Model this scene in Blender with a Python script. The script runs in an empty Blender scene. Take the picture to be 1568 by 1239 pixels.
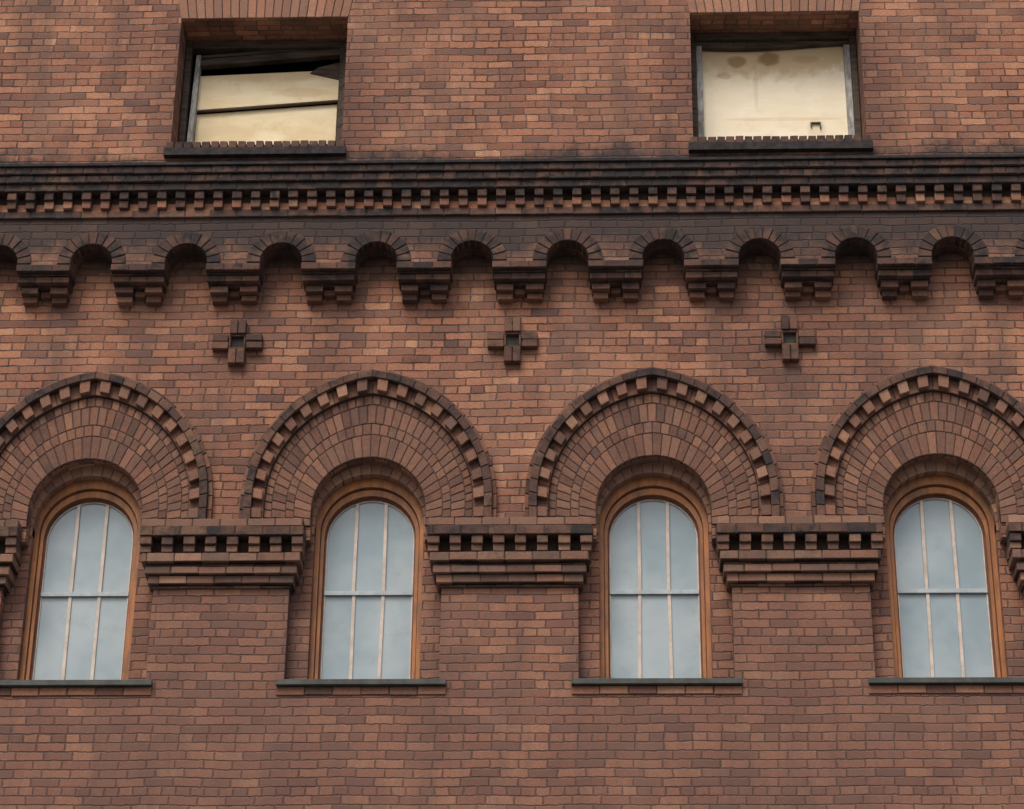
import bpy, math, random
from mathutils import Vector, Matrix
from mathutils.geometry import tessellate_polygon
random.seed(7)
scene = bpy.context.scene
R = random.random
def U(a, b): return a + (b - a) * R()

# ------------------------------------------------------------ node helpers
class NT:
    def __init__(s, name):
        s.mat = bpy.data.materials.new(name); s.mat.use_nodes = True
        s.t = s.mat.node_tree; s.n = s.t.nodes; s.l = s.t.links
        s.bsdf = s.n["Principled BSDF"]
    def put(s, inp, v):
        if isinstance(v, bpy.types.NodeSocket): s.l.new(v, inp)
        elif v is not None:
            inp.default_value = v
    def math(s, op, a, b=None, c=None, clamp=False):
        n = s.n.new("ShaderNodeMath"); n.operation = op; n.use_clamp = clamp
        s.put(n.inputs[0], a)
        if b is not None: s.put(n.inputs[1], b)
        if c is not None: s.put(n.inputs[2], c)
        return n.outputs[0]
    def noise(s, vec, scale, detail=3, rough=.6):
        n = s.n.new("ShaderNodeTexNoise"); s.put(n.inputs["Vector"], vec)
        n.inputs["Scale"].default_value = scale; n.inputs["Detail"].default_value = detail
        n.inputs["Roughness"].default_value = rough
        return n.outputs["Fac"]
    def ramp(s, fac, stops, const=False):
        n = s.n.new("ShaderNodeValToRGB"); s.put(n.inputs[0], fac)
        if const: n.color_ramp.interpolation = 'CONSTANT'
        e = n.color_ramp.elements
        while len(e) < len(stops): e.new(0.5)
        for i, (p, c) in enumerate(stops):
            e[i].position = p; e[i].color = (c[0], c[1], c[2], 1)
        return n.outputs[0]
    def mix(s, fac, a, b, mode='MIX'):
        n = s.n.new("ShaderNodeMix"); n.data_type = 'RGBA'; n.blend_type = mode
        s.put(n.inputs[0], fac)
        for k, v in ((6, a), (7, b)):
            s.put(n.inputs[k], v if isinstance(v, bpy.types.NodeSocket) else (v[0], v[1], v[2], 1))
        return n.outputs[2]
    def maprange(s, v, a, b, c, d, smooth=True):
        n = s.n.new("ShaderNodeMapRange"); n.interpolation_type = 'SMOOTHSTEP' if smooth else 'LINEAR'
        s.put(n.inputs[0], v)
        for i, q in enumerate((a, b, c, d)): n.inputs[i + 1].default_value = q
        return n.outputs[0]
    def comb(s, x, y, z):
        n = s.n.new("ShaderNodeCombineXYZ")
        for i, v in enumerate((x, y, z)): s.put(n.inputs[i], v)
        return n.outputs[0]
    def sep(s, v):
        n = s.n.new("ShaderNodeSeparateXYZ"); s.put(n.inputs[0], v); return n.outputs
    def bump(s, h, strength, dist):
        n = s.n.new("ShaderNodeBump"); n.inputs["Strength"].default_value = strength
        n.inputs["Distance"].default_value = dist; s.put(n.inputs["Height"], h)
        s.l.new(n.outputs[0], s.bsdf.inputs["Normal"])
    def obj(s):
        return s.n.new("ShaderNodeTexCoord").outputs["Object"]

TONES = [(0.0, (.110, .060, .047)), (.10, (.190, .092, .065)), (.28, (.285, .131, .086)),
         (.50, (.350, .160, .100)), (.70, (.400, .188, .115)), (.86, (.465, .232, .138)), (1.0, (.58, .34, .22))]
BH, BW = .0675, .205

def brick_wall_mat(name, gain=1.0):
    m = NT(name)
    co = m.obj(); x, y, z = m.sep(co)
    g = m.n.new("ShaderNodeNewGeometry"); nx, ny, nz = m.sep(g.outputs["True Normal"])
    ax = m.math('GREATER_THAN', m.math('ABSOLUTE', nx), .7)
    az = m.math('GREATER_THAN', m.math('ABSOLUTE', nz), .7)
    # irregular hand-laid joints
    w1 = m.math('MULTIPLY', m.math('SUBTRACT', m.noise(co, 1.3, 1), .5), .035)
    w2 = m.math('MULTIPLY', m.math('SUBTRACT', m.noise(co, 22, 1), .5), .018)
    u = m.math('ADD', m.math('MULTIPLY', x, m.math('SUBTRACT', 1, ax)), m.math('MULTIPLY', y, ax))
    v = m.math('ADD', m.math('MULTIPLY', z, m.math('SUBTRACT', 1, az)), m.math('MULTIPLY', y, az))
    u = m.math('ADD', u, w2); v = m.math('ADD', m.math('ADD', v, w2), w1)
    rv = m.math('DIVIDE', v, BH); row = m.math('FLOOR', rv); fv = m.math('FRACT', rv)
    wn = m.n.new("ShaderNodeTexWhiteNoise"); wn.noise_dimensions = '1D'; m.put(wn.inputs["W"], row)
    # every sixth course is a header course
    hdr = m.math('LESS_THAN', m.math('MODULO', m.math('ADD', row, 600), 6), .5)
    bw = m.math('SUBTRACT', BW, m.math('MULTIPLY', hdr, BW * .5))
    off = m.math('ADD', m.math('MULTIPLY', m.math('MODULO', m.math('ADD', row, 600), 2), .5),
                 m.math('MULTIPLY', wn.outputs["Value"], .30))
    cu = m.math('ADD', m.math('DIVIDE', u, bw), off); col = m.math('FLOOR', cu); fu = m.math('FRACT', cu)
    du = m.math('MULTIPLY', m.math('MINIMUM', fu, m.math('SUBTRACT', 1, fu)), bw)
    dv = m.math('MULTIPLY', m.math('MINIMUM', fv, m.math('SUBTRACT', 1, fv)), BH)
    dist = m.math('MINIMUM', du, dv)
    d2 = m.noise(co, 2.4, 4, .7)
    # joints eroded wider in places
    dist = m.math('ADD', dist, m.math('MULTIPLY', m.math('SUBTRACT', d2, .5), .008))
    mask = m.maprange(dist, .0015, .0080, 0, 1)
    wn2 = m.n.new("ShaderNodeTexWhiteNoise"); wn2.noise_dimensions = '3D'
    m.put(wn2.inputs["Vector"], m.comb(col, row, 3.7))
    tone = m.math('ADD', m.math('MULTIPLY', wn2.outputs["Value"], .76), m.math('MULTIPLY', m.math('SUBTRACT', d2, .28), .52))
    c = m.ramp(tone, TONES)
    # grain in the fired clay
    grain = m.noise(co, 60, 3)
    c = m.mix(.8, c, m.ramp(grain, [(.25, (.58, .56, .56)), (.75, (1.25, 1.25, 1.25))]), 'MULTIPLY')
    mort = m.mix(m.maprange(d2, .35, .65, 0, 1), (.070, .046, .040), (.185, .122, .098))
    c = m.mix(mask, mort, c)
    # bricks greyed by soot, one by one
    ch = m.sep(wn2.outputs["Color"])
    c = m.mix(m.maprange(ch[1], .74, .97, 0, .55), c, (.118, .078, .070))
    # grime: broad clouds and rain streaks
    dirt = m.noise(m.comb(m.math('MULTIPLY', x, 2.4), y, m.math('MULTIPLY', z, .45)), 1.1, 5, .70)
    c = m.mix(m.maprange(dirt, .42, .68, 0, .66), c, (.128, .080, .066))
    pale = m.noise(co, .8, 3, .6)
    c = m.mix(m.maprange(pale, .48, .72, 0, .30), c, (.42, .240, .165))
    # grime bleeding from the attic window jambs
    zz = m.math('ADD', z, m.math('MULTIPLY', m.math('SUBTRACT', d2, .5), .7))
    xx = m.math('ADD', x, m.math('MULTIPLY', m.math('SUBTRACT', dirt, .5), .6))
    for wx in (-6.31, -2.09, 2.13, 6.35):
        ex = m.math('ABSOLUTE', m.math('SUBTRACT', xx, wx))
        k = m.math('MULTIPLY', m.maprange(ex, .72, 1.15, .50, 0), m.math('MULTIPLY', m.maprange(zz, 12.9, 13.2, .4, 1), m.maprange(zz, 14.2, 14.5, 1, 0)))
        c = m.mix(k, c, (.088, .050, .044))
    # soot below the cornice, dingier masonry below the sills
    soot_shade = m.math('MULTIPLY', m.maprange(zz, 11.90, 12.20, 0, .88), m.maprange(zz, 12.95, 13.15, 1, 0))
    c = m.mix(soot_shade, c, (.040, .036, .037))
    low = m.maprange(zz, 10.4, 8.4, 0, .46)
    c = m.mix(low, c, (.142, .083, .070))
    c = m.mix(1, c, (gain, gain, gain), 'MULTIPLY')
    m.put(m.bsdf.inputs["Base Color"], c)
    m.bsdf.inputs["Roughness"].default_value = .9
    m.bsdf.inputs["Specular IOR Level"].default_value = .25
    h = m.math('ADD', mask, m.math('MULTIPLY', grain, .35))
    h = m.math('ADD', h, m.math('MULTIPLY', wn2.outputs["Value"], .4))
    m.bump(h, .85, .008)
    return m.mat

def brick_unit_mat():
    m = NT("moulded_brick")
    a = m.n.new("ShaderNodeAttribute"); a.attribute_name = "tint"
    r, s, b = m.sep(a.outputs["Vector"])
    co = m.obj()
    c = m.ramp(r, TONES)
    gr = m.noise(co, 55, 3)
    c = m.mix(.75, c, m.ramp(gr, [(.25, (.6, .58, .58)), (.75, (1.2, 1.2, 1.2))]), 'MULTIPLY')
    nn = m.noise(co, 7, 5, .72)
    c = m.mix(m.maprange(nn, .48, .72, 0, .45), c, (.10, .066, .058))
    sn = m.maprange(nn, .3, .7, 1.18, .68)
    c = m.mix(m.math('MULTIPLY', s, sn, clamp=True), c, (.031, .028, .029))
    c = m.mix(b, c, (.30, .215, .165))
    m.put(m.bsdf.inputs["Base Color"], c)
    m.bsdf.inputs["Roughness"].default_value = .88
    m.bsdf.inputs["Specular IOR Level"].default_value = .25
    m.bump(gr, .55, .006)
    return m.mat

def simple(name, c1, c2, scale=8, rough=.7, spec=.3, stretch=(1, 1, 1), bump=.3, dirt=None, blobs=None):
    m = NT(name); co = m.obj(); x, y, z = m.sep(co)
    v = m.comb(m.math('MULTIPLY', x, stretch[0]), m.math('MULTIPLY', y, stretch[1]), m.math('MULTIPLY', z, stretch[2]))
    nf = m.noise(v, scale, 5, .65)
    c = m.mix(m.maprange(nf, .3, .7, 0, 1), c1, c2)
    if dirt: c = m.mix(m.maprange(m.noise(co, 3.5, 5, .7), .5, .7, 0, .6), c, dirt)
    if blobs:
        wob = m.math('MULTIPLY', m.math('SUBTRACT', m.noise(co, 14, 3), .5), 1.5)
        for (bx, bz, rx, rz, col, st) in blobs:
            dx = m.math('DIVIDE', m.math('SUBTRACT', x, bx), rx); dz = m.math('DIVIDE', m.math('SUBTRACT', z, bz), rz)
            r2 = m.math('ADD', m.math('ADD', m.math('MULTIPLY', dx, dx), m.math('MULTIPLY', dz, dz)), wob)
            c = m.mix(m.maprange(r2, .4, 1.4, st, 0), c, col)
    m.put(m.bsdf.inputs["Base Color"], c)
    m.bsdf.inputs["Roughness"].default_value = rough
    m.bsdf.inputs["Specular IOR Level"].default_value = spec
    if bump: m.bump(m.noise(v, scale * 4, 3), bump, .006)
    return m.mat

M_WALL = brick_wall_mat("brick_wall")
M_UNIT = brick_unit_mat()
M_MORT = simple("mortar", (.048, .034, .030), (.090, .064, .053), 12, .95, .1, bump=0)
M_WOOD = simple("varnished_wood", (.42, .165, .050), (.22, .090, .038), 5, .5, .4, (3, 3, .6), dirt=(.12, .068, .040))
M_SASH = simple("red_brown_sash", (.17, .065, .042), (.09, .042, .032), 8, .6)
M_MUNT = simple("painted_muntin", (.66, .57, .50), (.46, .40, .35), 9, .6)
M_RAIL = simple("grey_painted_rail", (.46, .52, .55), (.34, .40, .43), 9, .6)
M_METAL = simple("lead_flashing", (.045, .050, .048), (.085, .090, .083), 9, .6)
M_SLATE = simple("sooty_sill", (.020, .019, .021), (.050, .044, .044), 14, .85, .2)
ST = (.48, .30, .14)
PB = [(cx, 14.16, .75, .10, (.58, .42, .24), .55) for cx in (-2.09,)] + [(-2.45, 13.55, .30, .10, (.66, .50, .30), .4), (-1.70, 13.42, .25, .20, (.66, .50, .30), .35), (-1.80, 13.95, .25, .05, (.60, .45, .27), .4)]
M_BOARD = simple("plywood_board", (.92, .82, .58), (.82, .68, .42), 2.2, .8, .2, (1, 1, 3.5), .25, dirt=(.70, .54, .32), blobs=PB)
M_OLDW = simple("weathered_timber", (.045, .035, .030), (.115, .090, .072), 6, .9, .15, (.6, 1, 5))
M_GREYF = simple("peeling_grey_paint", (.48, .49, .48), (.19, .18, .17), 14, .8, .2, (2, 1, .6))
M_DARK = simple("dark_interior", (.008, .007, .007), (.015, .013, .012), 3, .95, 0, bump=0)
M_HOLE = simple("dark_recess", (.038, .036, .032), (.070, .066, .055), 9, .95, .1, bump=0)  # plain dark tone for the sunk rosette centres
M_IRON = simple("iron_latch", (.05, .045, .04), (.12, .10, .08), 20, .6)
M_BOARD2 = simple("pale_plywood_board", (.93, .86, .70), (.87, .78, .58), 2.0, .8, .2, (1, 1, 3.0), .25, dirt=(.80, .67, .46),
    blobs=[(b + o, zz, rx, rz, c, s) for b in (2.13, -6.31) for (o, zz, rx, rz, c, s) in
           ((0, 14.33, .90, .30, (.62, .45, .25), .80), (-.30, 14.20, .08, .06, (.36, .21, .09), .75), (-.03, 14.225, .10, .07, (.33, .19, .08), .85), (-.40, 14.06, .06, .04, ST, .5),
            (.28, 14.22, .12, .04, ST, .4), (.05, 13.62, .5, .02, ST, .22), (-.15, 13.95, .02, .25, ST, .2), (.33, 13.52, .08, .10, ST, .25))])

def glass_mat():
    m = NT("sky_reflection_glass"); co = m.obj(); x, y, z = m.sep(co)
    c = m.mix(m.maprange(m.noise(co, 1.4, 3), .32, .68, 0, 1), (.245, .33, .375), (.38, .45, .485))  # cloud reflections painted into the pane colour
    c = m.mix(m.maprange(m.noise(co, 4, 5, .7), .5, .8, 0, .5), c, (.20, .26, .29))
    c = m.mix(m.maprange(z, 9.2, 10.2, 0, .25), c, (.22, .30, .35))  # painted reflection grows darker towards the arch
    m.put(m.bsdf.inputs["Base Color"], c)
    m.bsdf.inputs["Roughness"].default_value = .12
    m.bsdf.inputs["Specular IOR Level"].default_value = .55
    m.bump(m.noise(co, 2.5, 1), .15, .02)
    return m.mat
M_GLASS = glass_mat()

# ------------------------------------------------------------ mesh helpers
building = bpy.data.objects.new("brick_building", None); scene.collection.objects.link(building)

class MB:
    """mesh accumulator. Depth is metres proud of the main wall plane (world -Y)."""
    def __init__(s, name, mat, tint=False, bevel=0):
        s.v = []; s.f = []; s.c = []; s.name = name; s.mat = mat; s.tint = tint; s.bevel = bevel
    def hexa(s, p, tint=(.5, 0, 0)):
        i = len(s.v); s.v += [tuple(q) for q in p]
        for f in ((0, 1, 2, 3), (7, 6, 5, 4), (0, 4, 5, 1), (1, 5, 6, 2), (2, 6, 7, 3), (3, 7, 4, 0)):
            s.f.append(tuple(i + k for k in f)); s.c.append(tint)
    def box(s, x0, x1, z0, z1, d0, d1, tint=(.5, 0, 0), j=0):
        """d0 back, d1 front"""
        q = lambda: U(-j, j) if j else 0
        a, b, c, d = q(), q(), q(), q()
        s.hexa([(x0 + a, -d1 + q(), z0 + c), (x1 + b, -d1 + q(), z0 + c), (x1 + b, -d1 + q(), z1 + d), (x0 + a, -d1 + q(), z1 + d),
                (x0 + a, -d0, z0 + c), (x1 + b, -d0, z0 + c), (x1 + b, -d0, z1 + d), (x0 + a, -d0, z1 + d)], tint)
    def quad4(s, a, b, c, d, d0, d1, tint=(.5, 0, 0)):
        """a,b,c,d = (x,z) counter-clockwise seen from the street"""
        s.hexa([(p[0], -d1, p[1]) for p in (a, b, c, d)] + [(p[0], -d0, p[1]) for p in (a, b, c, d)], tint)
    def build(s, parent=building):
        me = bpy.data.meshes.new(s.name); me.from_pydata(s.v, [], s.f); me.update()
        if s.tint:
            at = me.color_attributes.new("tint", 'FLOAT_COLOR', 'CORNER')
            k = 0
            for pi, p in enumerate(me.polygons):
                for _ in p.loop_indices:
                    at.data[k].color = (*s.c[pi], 1); k += 1
        me.materials.append(s.mat)
        o = bpy.data.objects.new(s.name, me); scene.collection.objects.link(o); o.parent = parent
        if s.bevel:
            b = o.modifiers.new("bevel", 'BEVEL'); b.width = s.bevel; b.segments = 1
        return o

def panel(mb, x0, x1, z0, z1, holes, df, db, outer=None):
    outer = outer or [(x0, z0), (x1, z0), (x1, z1), (x0, z1)]
    loops = [outer] + holes
    tris = tessellate_polygon([[Vector((a, b, 0)) for a, b in lp] for lp in loops])
    flat = [p for lp in loops for p in lp]
    i = len(mb.v); mb.v += [(a, -df, b) for a, b in flat]
    for t in tris:
        p = [flat[k] for k in t]
        cr = (p[1][0] - p[0][0]) * (p[2][1] - p[0][1]) - (p[1][1] - p[0][1]) * (p[2][0] - p[0][0])
        t = t if cr > 0 else (t[0], t[2], t[1])
        mb.f.append(tuple(i + k for k in t)); mb.c.append((.5, 0, 0))
    for h in loops:
        n = len(h); i = len(mb.v)
        mb.v += [(a, -df, b) for a, b in h] + [(a, -db, b) for a, b in h]
        for k in range(n):
            k2 = (k + 1) % n
            mb.f.append((i + k, i + k2, i + n + k2, i + n + k)); mb.c.append((.5, 0, 0))

class Path:
    """left foot -> crown -> right foot; e = centre offset (pointedness)"""
    def __init__(s, cx, half, e, zs, zf, n=40):
        pts = [(-half, zf)]
        if zs - zf > 1e-4: pts.append((-half, zs))
        Rr = half + e; a1 = math.acos(e / Rr)
        for k in range(1, n + 1):
            a = a1 * k / n; pts.append((e - Rr * math.cos(a), zs + Rr * math.sin(a)))
        pts += [(-x, z) for x, z in reversed(pts[:-1])]
        s.p = [(cx + x, z) for x, z in pts]
        s.L = [0]
        for a, b in zip(s.p, s.p[1:]): s.L.append(s.L[-1] + math.dist(a, b))
        s.len = s.L[-1]
    def at(s, t):
        d = max(0, min(1, t)) * s.len
        for k in range(len(s.L) - 1):
            if s.L[k + 1] >= d - 1e-9:
                w = (d - s.L[k]) / max(1e-9, s.L[k + 1] - s.L[k]); a, b = s.p[k], s.p[k + 1]
                return (a[0] + (b[0] - a[0]) * w, a[1] + (b[1] - a[1]) * w)
        return s.p[-1]
def lerp(a, b, s): return (a[0] + (b[0] - a[0]) * s, a[1] + (b[1] - a[1]) * s)

def ring(mb, A, B, d0, d1, n, s0=0, s1=1, fill=1.0, t_off=0., tint=lambda: (.5, 0, 0), jd=0, gap=0):
    """blocks between curve A (inner) and B (outer); fill<1 leaves spaces (dentils)"""
    for k in range(n):
        t0, t1 = (k + t_off) / n, (k + t_off + 1) / n
        if t0 < 0 or t1 > 1.0001: continue
        m, hw = (t0 + t1) / 2, (t1 - t0) / 2 * fill
        g = gap / A.len / 2
        t0, t1 = m - hw + g, m + hw - g
        a0, a1, b0, b1 = A.at(t0), A.at(t1), B.at(t0), B.at(t1)
        mb.quad4(lerp(a1, b1, s0), lerp(a0, b0, s0), lerp(a0, b0, s1), lerp(a1, b1, s1), d0, d1 + U(-jd, jd), tint())

def tone(soot_shade=0, js=.1, beige=0, lo=.05, hi=.95):
    return (U(lo, hi), max(0, min(1, soot_shade + U(-js, js))), max(0, beige + U(-.08, .1)) if beige else 0)

def course(mb, mo, x0, x1, z0, z1, d0, d1, L=.205, soot_shade=0, beige=0, js=.12, gap=.007, j=.0025, off=0):
    mo.box(x0 + .004, x1 - .004, z0 + .003, z1 - .003, d0, d1 - .006)
    x = x0 - off * L
    while x < x1 - .01:
        a, b = max(x, x0), min(x + L, x1)
        if b - a > .025:
            mb.box(a + (gap / 2 if a > x0 else 0), b - (gap / 2 if b < x1 else 0), z0 + .0025, z1 - .0025, d0, d1, tone(soot_shade, js, beige), j)
        x += L

# ------------------------------------------------------------ dimensions
BAY = 2.14
WX = [BAY * (k + .5) for k in range(-4, 4)]          # arched windows
PX = [BAY * k for k in range(-4, 5)]                 # piers
XL, XR = -8.95, 8.95
UWX = [-6.31, -2.09, 2.13, 6.35]                     # attic windows
Z_SILL = 8.55
UT, UB = 14.43, 13.175                               # attic opening head and foot

def arch_hole(cx, half, zs, z0, n=24):
    pts = [(cx - half, z0), (cx + half, z0)]
    for k in range(n + 1):
        a = math.pi * k / n; pts.append((cx + half * math.cos(a), zs + half * math.sin(a)))
    return pts

wall = MB("walls", M_WALL)
holesA = []
for cx in WX:
    h = [(cx - .565, Z_SILL), (cx + .565, Z_SILL), (cx + .565, 9.70), (cx + .43, 9.70)]
    for k in range(25):
        a = math.pi * k / 24; h.append((cx + .43 * math.cos(a), 9.955 + .43 * math.sin(a)))
    h += [(cx - .43, 9.70), (cx - .565, 9.70)]
    holesA.append(h)
lowW = [[(cx - .5, 3.6), (cx + .5, 3.6), (cx + .5, 5.7), (cx - .5, 5.7)] for cx in WX]
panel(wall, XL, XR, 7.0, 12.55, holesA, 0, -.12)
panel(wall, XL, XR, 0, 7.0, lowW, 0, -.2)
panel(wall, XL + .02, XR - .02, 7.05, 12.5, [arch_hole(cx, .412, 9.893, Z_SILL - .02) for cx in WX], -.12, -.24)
# attic wall, stands slightly forward over the cornice
UD = .10
holesU = [[(cx - .695, UB), (cx + .695, UB), (cx + .695, UT), (cx - .695, UT)] for cx in UWX]
panel(wall, XL, XR, 12.55, 16.4, holesU, UD, -.33)
# arcade panel with its little arches
AD = .22; CS = .7466
CX = [.055 + CS * k for k in range(-11, 12)]
AX = [c + CS / 2 for c in CX[:-1]]
ZA = 11.985
def arcpts(cx):
    out = [(cx - .165, ZA)]
    for k in range(17):
        a = math.pi * (1 - k / 16); out.append((cx + .165 * math.cos(a), 12.005 + .165 * math.sin(a)))
    out.append((cx + .165, ZA)); return out
poly = [(XR, 12.41), (XL, 12.41), (XL, ZA)]
for cx in AX: poly += arcpts(cx)
poly.append((XR, ZA))
panel(wall, 0, 0, 0, 0, [], AD, 0, outer=poly)
# sides, back, roof of the block
wall.box(XL + .01, XL + .3, 0, 16.39, -9, -.36); wall.box(XR - .3, XR - .01, 0, 16.39, -9, -.36)
wall.box(XL + .31, XR - .31, 0, 16.39, -9, -8.7)
wall.build()
roof = MB("roof", M_SLATE); roof.box(XL + .31, XR - .31, 15.7, 15.8, -8.69, -.37); roof.build()
cop = MB("parapet_coping", M_METAL); cop.box(XL - .04, XR + .04, 16.402, 16.5, -.45, UD + .07); cop.build()
dark = MB("interior", M_DARK); dark.box(XL + .4, XR - .4, .1, 15.6, -1.2, -.8); dark.build()

# ------------------------------------------------------------ arches
br = MB("arch_voussoirs", M_UNIT, True, .004)
mo = MB("arch_mortar", M_MORT)
for cx in WX:
    Z0 = 9.81
    A = Path(cx, .43, 0, 9.955, Z0); B = Path(cx, .785, .13, 10.015, Z0)
    C = Path(cx, .872, .15, 10.025, Z0); D = Path(cx, .932, .15, 10.025, Z0); E = Path(cx, .965, .15, 10.025, Z0)
    ring(mo, A, B, -.02, .009, 40)
    rows = [(0, .36), (.36, .54), (.54, .84), (.84, 1.)]
    for k, (s0, s1) in enumerate(rows):
        Lm = A.len + (B.len - A.len) * (s0 + s1) / 2
        nn = int(Lm / .066)
        st = U(.46, .54)
        ring(br, A, B, -.02, .014, nn, s0 + .006, s1 - .006, 1, 0, lambda: tone(st, .15, .05, .15, .8), .0015, .005)
    ring(mo, B, C, -.01, .036, 40)
    ring(br, B, C, -.01, .040, 30, .02, 1, 1, 0, lambda: tone(.55, .2), .001, .006)
    ring(br, B, C, .0, .082, 20, .12, 1, .50, 0, lambda: tone(.42, .15, .12), .003)
    ring(mo, C, D, -.01, .092, 40, .0, .97)
    ring(br, C, D, -.01, .100, 30, 0, 1, 1, 0, lambda: tone(.82, .12), .003, .006)
    ring(mo, D, E, -.01, .044, 40, .02, .9)
    ring(br, D, E, -.01, .052, 30, .02, 1, 1, 0, lambda: tone(.60, .2), .003, .006)
    # inner order: ring of headers
    A2 = Path(cx, .412, 0, 9.893, 9.80); B2 = Path(cx, .52, 0, 9.893, 9.80)
    ring(br, A2, B2, -.235, -.112, 20, .0, 1, 1, 0, lambda: tone(.25, .1, .34), .001, .004)

# ------------------------------------------------------------ pier capitals
cb = MB("pier_capital_bricks", M_UNIT, True, .004)
cm = MB("pier_capital_mortar", M_MORT)
for px in PX:
    course(cb, cm, px - .605, px + .605, 9.748, 9.815, -.115, .145, soot_shade=.45, beige=.20, off=U(0, .9), js=.2)
    course(cb, cm, px - .610, px + .610, 9.672, 9.748, -.115, .155, soot_shade=.86, off=U(0, .9))
    cm.box(px - .53, px + .53, 9.55, 9.672, -.115, .035)
    n = 8; pitch = 1.13 / (n - 1)
    for k in range(n):
        x = px - .565 + pitch * k
        cb.box(x - .042, x + .042, 9.607, 9.670, .0, .14, tone(.72, .15, .05), .003)
        cb.box(x - .040, x + .040, 9.552, 9.605, .0, .118, tone(.62, .15, .08), .003)
    for sgn in (-1, 1):     # returns into the window reveal
        for dd in (-.09, -.01):
            cb.box(px + sgn * .565 - .035, px + sgn * .565 + .035, 9.552, 9.670, dd - .03, dd + .03, tone(.6), .002)
    course(cb, cm, px - .590, px + .590, 9.478, 9.550, -.115, .115, soot_shade=.60, beige=.16, off=U(0, .9), js=.2)
    course(cb, cm, px - .560, px + .560, 9.452, 9.478, -.115, .070, soot_shade=.9)  # thin set-back course, tinted darker to paint in the shadow line
    course(cb, cm, px - .565, px + .565, 9.392, 9.452, -.115, .085, soot_shade=.66, beige=.13, off=U(0, .9), js=.2)
    course(cb, cm, px - .540, px + .540, 9.325, 9.392, -.115, .055, soot_shade=.55, beige=.12, off=U(0, .9), js=.2)
    course(cb, cm, px - .522, px + .522, 9.300, 9.325, -.115, .020, soot_shade=.75)  # shadow line above the pier, painted in with a darker tint
cb.build(); cm.build()

# ------------------------------------------------------------ rosettes between the arches
rs = MB("brick_rosettes", M_UNIT, True, .005)
rh = MB("rosette_centres", M_HOLE)
for px in PX:
    zc = 11.378; s = .132; g = .004; c = s / 2
    for k0 in (-1, 1):
        zz = zc + k0 * s
        rs.box(px - c + g, px - .002, zz - c + g, zz + c - g, -.02, .065, tone(.72, .1), .002)
        rs.box(px + .002, px + c - g, zz - c + g, zz + c - g, -.02, .065, tone(.72, .1), .002)
        for h in (-1, 1):
            xa = px + k0 * s
            rs.box(xa - c + g, xa + c - g, zc + (h * .5 - .5) * c + .003, zc + (h * .5 + .5) * c - .003, -.02, .060, tone(.72, .1), .003)
    w = .016
    for (a, b, e, f) in ((-c, c, c - w, c), (-c, c, -c, -c + w), (-c, -c + w, -c + w + .001, c - w - .001), (c - w, c, -c + w + .001, c - w - .001)):
        rs.box(px + a, px + b, zc + e, zc + f, -.02, .05, tone(.7))
    rh.box(px - c + w, px + c - w, zc - c + w, zc + c - w, -.01, .018)
rs.build(); rh.build()

# ------------------------------------------------------------ cornice
co = MB("cornice_bricks", M_UNIT, True, .004)
cmo = MB("cornice_mortar", M_MORT)
for cx in CX:      # corbels
    course(co, cmo, cx - .213, cx + .213, 11.922, 11.985, .0, AD + .012, .142, .84)
    course(co, cmo, cx - .206, cx + .206, 11.905, 11.922, .0, AD - .03, .206, .95)
    course(co, cmo, cx - .203, cx + .203, 11.850, 11.905, .0, AD - .045, .135, .82)
    course(co, cmo, cx - .185, cx + .185, 11.834, 11.850, .0, .120, .185, .95)
    for sg in (-1, 1):
        co.box(cx + sg * .115 - .068, cx + sg * .115 + .068, 11.784, 11.834, .0, .122, tone(.76, .1), .003)
        co.box(cx + sg * .115 - .058, cx + sg * .115 + .058, 11.730, 11.782, .0, .070, tone(.6, .15), .003)
    co.box(cx - .042, cx + .042, 11.784, 11.834, .0, .060, tone(.6, .1), .003)
for ax in AX:      # little arch rings
    A = Path(ax, .165, 0, 12.005, 11.987, 16); B = Path(ax, .272, 0, 12.005, 11.987, 16)
    ring(cmo, A, B, .10, AD + .003, 16, .02, .98)
    ring(co, A, B, .10, AD + .012, 11, 0, 1, 1, 0, lambda: tone(.92, .08), .002, .008)
# dentils
course(co, cmo, XL, XR, 12.400, 12.470, .0, .245, soot_shade=.84, js=.15)
cmo.box(XL, XR, 12.47, 12.612, 0, .205)
back = MB("dentil_ground", M_UNIT, True)
P = CS / 5
k0 = int(XL / P)
for k in range(k0, -k0 + 1):
    x = .055 + P * k
    co.box(x - .037, x + .037, 12.545, 12.609, .18, .295, tone(.92, .08), .003)
    co.box(x - .036, x + .036, 12.473, 12.541, .18, .272, tone(.50, .36), .003)
    back.box(x + P / 2 - .036, x + P / 2 + .036, 12.473, 12.541, .18, .211 + U(0, .01), tone(.1, .1, 0, .6, 1))
back.build()
course(co, cmo, XL, XR, 12.612, 12.678, .0, .310, soot_shade=1.05, js=.09)
course(co, cmo, XL, XR, 12.678, 12.742, .0, .335, L=.105, soot_shade=1.05, js=.09)
course(co, cmo, XL, XR, 12.745, 12.808, .0, .355, soot_shade=1.0, js=.1)
co.build(); cmo.build()
fl = MB("cornice_flashing", M_SLATE); fl.box(XL - .01, XR + .01, 12.81, 12.832, 0, .375)
fl.build()

# ------------------------------------------------------------ lower window sills and windows
sl = MB("window_sills", M_METAL, bevel=.003)
for cx in WX:
    sl.box(cx - .617, cx + .617, Z_SILL - .022, Z_SILL + .020, -.30, .045)
sl.build()
for cx in WX:     # stained course under the sill
    course(br, mo, cx - .615, cx + .615, Z_SILL - .092, Z_SILL - .024, -.02, .012, soot_shade=.45)
br.build(); mo.build()

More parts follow.
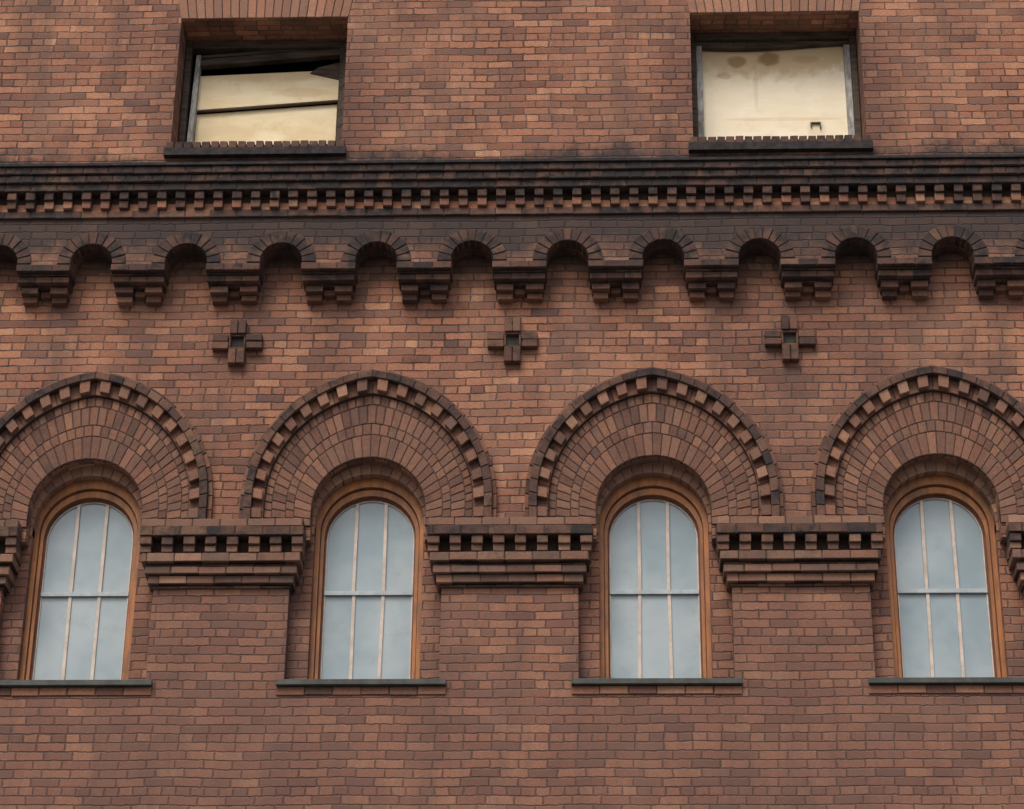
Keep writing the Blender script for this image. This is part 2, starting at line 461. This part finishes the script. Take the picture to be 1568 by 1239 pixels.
fr = MB("window_frames", M_WOOD); sa = MB("window_sashes", M_SASH); gl = MB("window_glass", M_GLASS)
mu = MB("window_muntins", M_MUNT); ra = MB("window_meeting_rails", M_RAIL)
for i, cx in enumerate(WX):
    O = Path(cx, .411, 0, 9.893, 8.575); I = Path(cx, .346, 0, 9.825, 8.575); J = Path(cx, .334, 0, 9.822, 8.60)
    K = Path(cx, .324, 0, 9.82, 8.60)
    Mid = Path(cx, .376, 0, 9.858, 8.575); Mid2 = Path(cx, .370, 0, 9.852, 8.575)
    ring(fr, Mid, O, -.29, -.190, 60); ring(sa, Mid2, Mid, -.29, -.226, 60); ring(fr, I, Mid2, -.29, -.218, 60)
    ring(sa, J, I, -.29, -.250, 60)
    ring(mu, K, J, -.285, -.268, 60)
    fr.box(cx - .40, cx + .40, 8.572, 8.62, -.29, -.235)
    panel(gl, 0, 0, 0, 0, [], -.280, -.285, outer=arch_hole(cx, .35, 9.83, 8.6))
    for k, mx in enumerate((-.110, .110)):
        top = 9.82 + math.sqrt(.326 ** 2 - mx ** 2)
        s = U(-.006, .006); w = .012
        mu.quad4((cx + mx + s - w, 9.40), (cx + mx + s + w, 9.40), (cx + mx + w, top), (cx + mx - w, top), -.28, -.262)
        s = U(-.010, .010)
        mu.quad4((cx + mx + s - w, 8.62), (cx + mx + s + w, 8.62), (cx + mx + w, 9.365), (cx + mx - w, 9.365), -.28, -.266)
    ra.box(cx - .332, cx + .332, 9.365, 9.398, -.28, -.255)
fr.build(); sa.build(); gl.build(); mu.build(); ra.build()

# ground floor sash windows
gg = MB("ground_floor_glass", M_GLASS); gf = MB("ground_floor_frames", M_WOOD)
for cx in WX:
    gg.box(cx - .5, cx + .5, 3.6, 5.7, -.19, -.17)
    for a, b, c, d in ((-.5, -.44, 3.6, 5.7), (.44, .5, 3.6, 5.7), (-.44, .44, 3.6, 3.67), (-.44, .44, 5.63, 5.7), (-.44, .44, 4.6, 4.66), (-.02, .02, 3.67, 4.6), (-.02, .02, 4.66, 5.63)):
        gf.box(cx + a, cx + b, c, d, -.165, -.12)
gg.build(); gf.build()

# ------------------------------------------------------------ attic windows
us = MB("attic_sill_bricks", M_UNIT, True, .004); um = MB("attic_sills", M_SLATE)
for cx in UWX:
    um.box(cx - .735, cx + .735, UB - .125, UB - .056, -.30, UD + .055)
    x = cx - .725
    while x < cx + .70:
        us.box(x + .004, x + .066, UB - .054, UB + .008, -.30, UD + .045, tone(.80, .1), .003); x += .0725
    # flat arch of soldier bricks, slightly splayed
    um.box(cx - .70, cx + .70, UT + .005, UT + .21, 0, UD + .004)
    n = 20
    for k in range(n):
        a0 = -.70 + 1.40 * k / n; a1 = -.70 + 1.40 * (k + 1) / n
        us.quad4((cx + a0 + .003, UT + .002), (cx + a1 - .003, UT + .002), (cx + a1 * 1.05 - .003, UT + .22), (cx + a0 * 1.05 + .003, UT + .22), -.1, UD + .010 + U(-.002, .002), tone(.08, .08, .2, .2, .8))
us.build(); um.build()

def rot_board(mb, x0, x1, za0, za1, zb0, zb1, d0, d1):
    """board whose left end spans za0..za1 and right end spans zb0..zb1"""
    mb.quad4((x0, za0), (x1, zb0), (x1, zb1), (x0, za1), d0, d1)
tim = MB("attic_window_timber", M_OLDW, bevel=.004); gy = MB("attic_window_jambs", M_GREYF, bevel=.003)
bd = MB("boarding_plywood", M_BOARD); bd2 = MB("boarding_pale_plywood", M_BOARD2)
ir = MB("latch", M_IRON)
q = -.05     # extra recess depth
for i, cx in enumerate(UWX):
    left = i % 2 == 1
    x0, x1 = cx - .69, cx + .69
    f0 = UB + .01
    tim.box(x0, x0 + .05, f0, UT - .005, q - .25, q - .13); tim.box(x1 - .05, x1, f0, UT - .005, q - .25, q - .13)
    if left:
        gy.quad4((x0 + .055, f0), (x0 + .10, f0), (x0 + .125, 14.30), (x0 + .085, 14.30), q - .25, q - .17)
        tim.box(x1 - .085, x1 - .052, f0, UT - .01, q - .25, q - .17)
        tim.box(x0 + .05, x1 - .05, 14.36, UT - .005, q - .25, q - .16)
        rot_board(tim, x0 + .10, x1 - .06, 14.20, 14.265, 14.305, 14.375, q - .26, q - .19)
        rot_board(tim, x0 + .12, x1 - .06, 14.285, 14.315, 14.38, 14.415, q - .25, q - .20)
        rot_board(bd, x0 + .11, x1 - .09, 13.785, 14.125, 13.875, 14.175, q - .27, q - .235)
        rot_board(bd, x0 + .11, x1 - .10, f0, 13.755, f0, 13.845, q - .29, q - .262)
        tim.quad4((x1 - .34, 14.14), (x1 - .09, 14.07), (x1 - .09, 14.25), (x1 - .27, 14.20), q - .25, q - .225)
        rot_board(tim, x0 + .12, x1 - .09, 13.760, 13.774, 13.850, 13.864, q - .25, q - .225)  # dark strip stands in for the shaded gap between the boards
    else:
        gy.box(x0 + .052, x0 + .100, f0, 14.32, q - .25, q - .15); gy.box(x1 - .100, x1 - .052, f0, 14.32, q - .25, q - .15)
        tim.box(x0 + .05, x1 - .05, 14.37, UT - .005, q - .25, q - .12)
        n = 12; w = (x1 - x0 - .10) / n
        f = lambda t: 14.322 - .024 * math.sin(math.pi * (t * 1.3 + .1))
        for k in range(n):
            a, b = x0 + .05 + w * k, x0 + .05 + w * (k + 1)
            tim.quad4((a, f(k / n)), (b, f((k + 1) / n)), (b, 14.368), (a, 14.368), q - .24, q - .16)
        bd2.box(x0 + .101, x1 - .101, f0, 14.35, q - .25, q - .215)
        ir.box(cx + .285, cx + .370, 13.567, 13.576, q - .214, q - .195); ir.box(cx + .285, cx + .295, 13.535, 13.566, q - .214, q - .195)
        ir.box(cx + .361, cx + .370, 13.52, 13.566, q - .214, q - .195)
for b in (tim, gy, bd, bd2, ir): b.build()

# ------------------------------------------------------------ street
M_ASPH = simple("asphalt", (.045, .045, .048), (.06, .06, .062), 20, .9, .2)
M_PAVE = simple("paving_concrete", (.30, .29, .27), (.22, .21, .20), 5, .9, .2)
def slab(name, mat, x0, x1, y0, y1, z0, z1):
    mb = MB(name, mat); mb.box(x0, x1, z0, z1, -y1, -y0); return mb.build(None)
slab("ground", simple("earth", (.16, .15, .13), (.22, .21, .18), 1, .95), -400, 400, -400, 400, -.5, -.14)
slab("road", M_ASPH, -200, 200, -15, -4, -.139, -.12)
slab("pavement", M_PAVE, -200, 200, -4, 0, -.138, 0)
slab("pavement", M_PAVE, -200, 200, -30, -15, -.138, 0)

# ------------------------------------------------------------ light
w = bpy.data.worlds.new("World"); scene.world = w; w.use_nodes = True
nt = w.node_tree; bg = nt.nodes["Background"]
sky = nt.nodes.new("ShaderNodeTexSky"); sky.sky_type = 'NISHITA'; sky.sun_disc = False
EL, AZ = 54, 200     # azimuth clockwise from +Y
sky.sun_elevation = math.radians(EL); sky.sun_rotation = math.radians(AZ)
sky.air_density = 1.0; sky.dust_density = 6; sky.ozone_density = .6
nt.links.new(sky.outputs[0], bg.inputs[0]); bg.inputs[1].default_value = .138
sun = bpy.data.lights.new("sun", 'SUN'); sun.energy = 1.5; sun.angle = math.radians(22); sun.color = (1, .94, .86)
so = bpy.data.objects.new("sun", sun); scene.collection.objects.link(so)
sd = Vector((math.sin(math.radians(AZ)) * math.cos(math.radians(EL)), math.cos(math.radians(AZ)) * math.cos(math.radians(EL)), math.sin(math.radians(EL))))
so.rotation_euler = sd.to_track_quat('Z', 'Y').to_euler(); so.location = sd * 40

# ------------------------------------------------------------ camera: standing across the street, looking up
Xc = Vector((1, .0065, .0343)).normalized()
Zc = Vector((76, 7400, -3935)); Zc = (Zc - Zc.dot(Xc) * Xc).normalized()
Yc = Zc.cross(Xc)
Rm = Matrix((Xc, Yc, Zc))
fwd = Rm @ Vector((0, 0, -1))
cam = bpy.data.cameras.new("camera"); cam.lens = 90.34; cam.sensor_width = 36; cam.clip_end = 2000
cob = bpy.data.objects.new("camera", cam); scene.collection.objects.link(cob)
cob.matrix_world = Matrix.Translation(Vector((0, 0, 10.836)) - fwd * 19.675) @ Rm.to_4x4()
scene.camera = cob
scene.view_settings.view_transform = 'Standard'; scene.view_settings.look = 'None'
scene.view_settings.exposure = 0
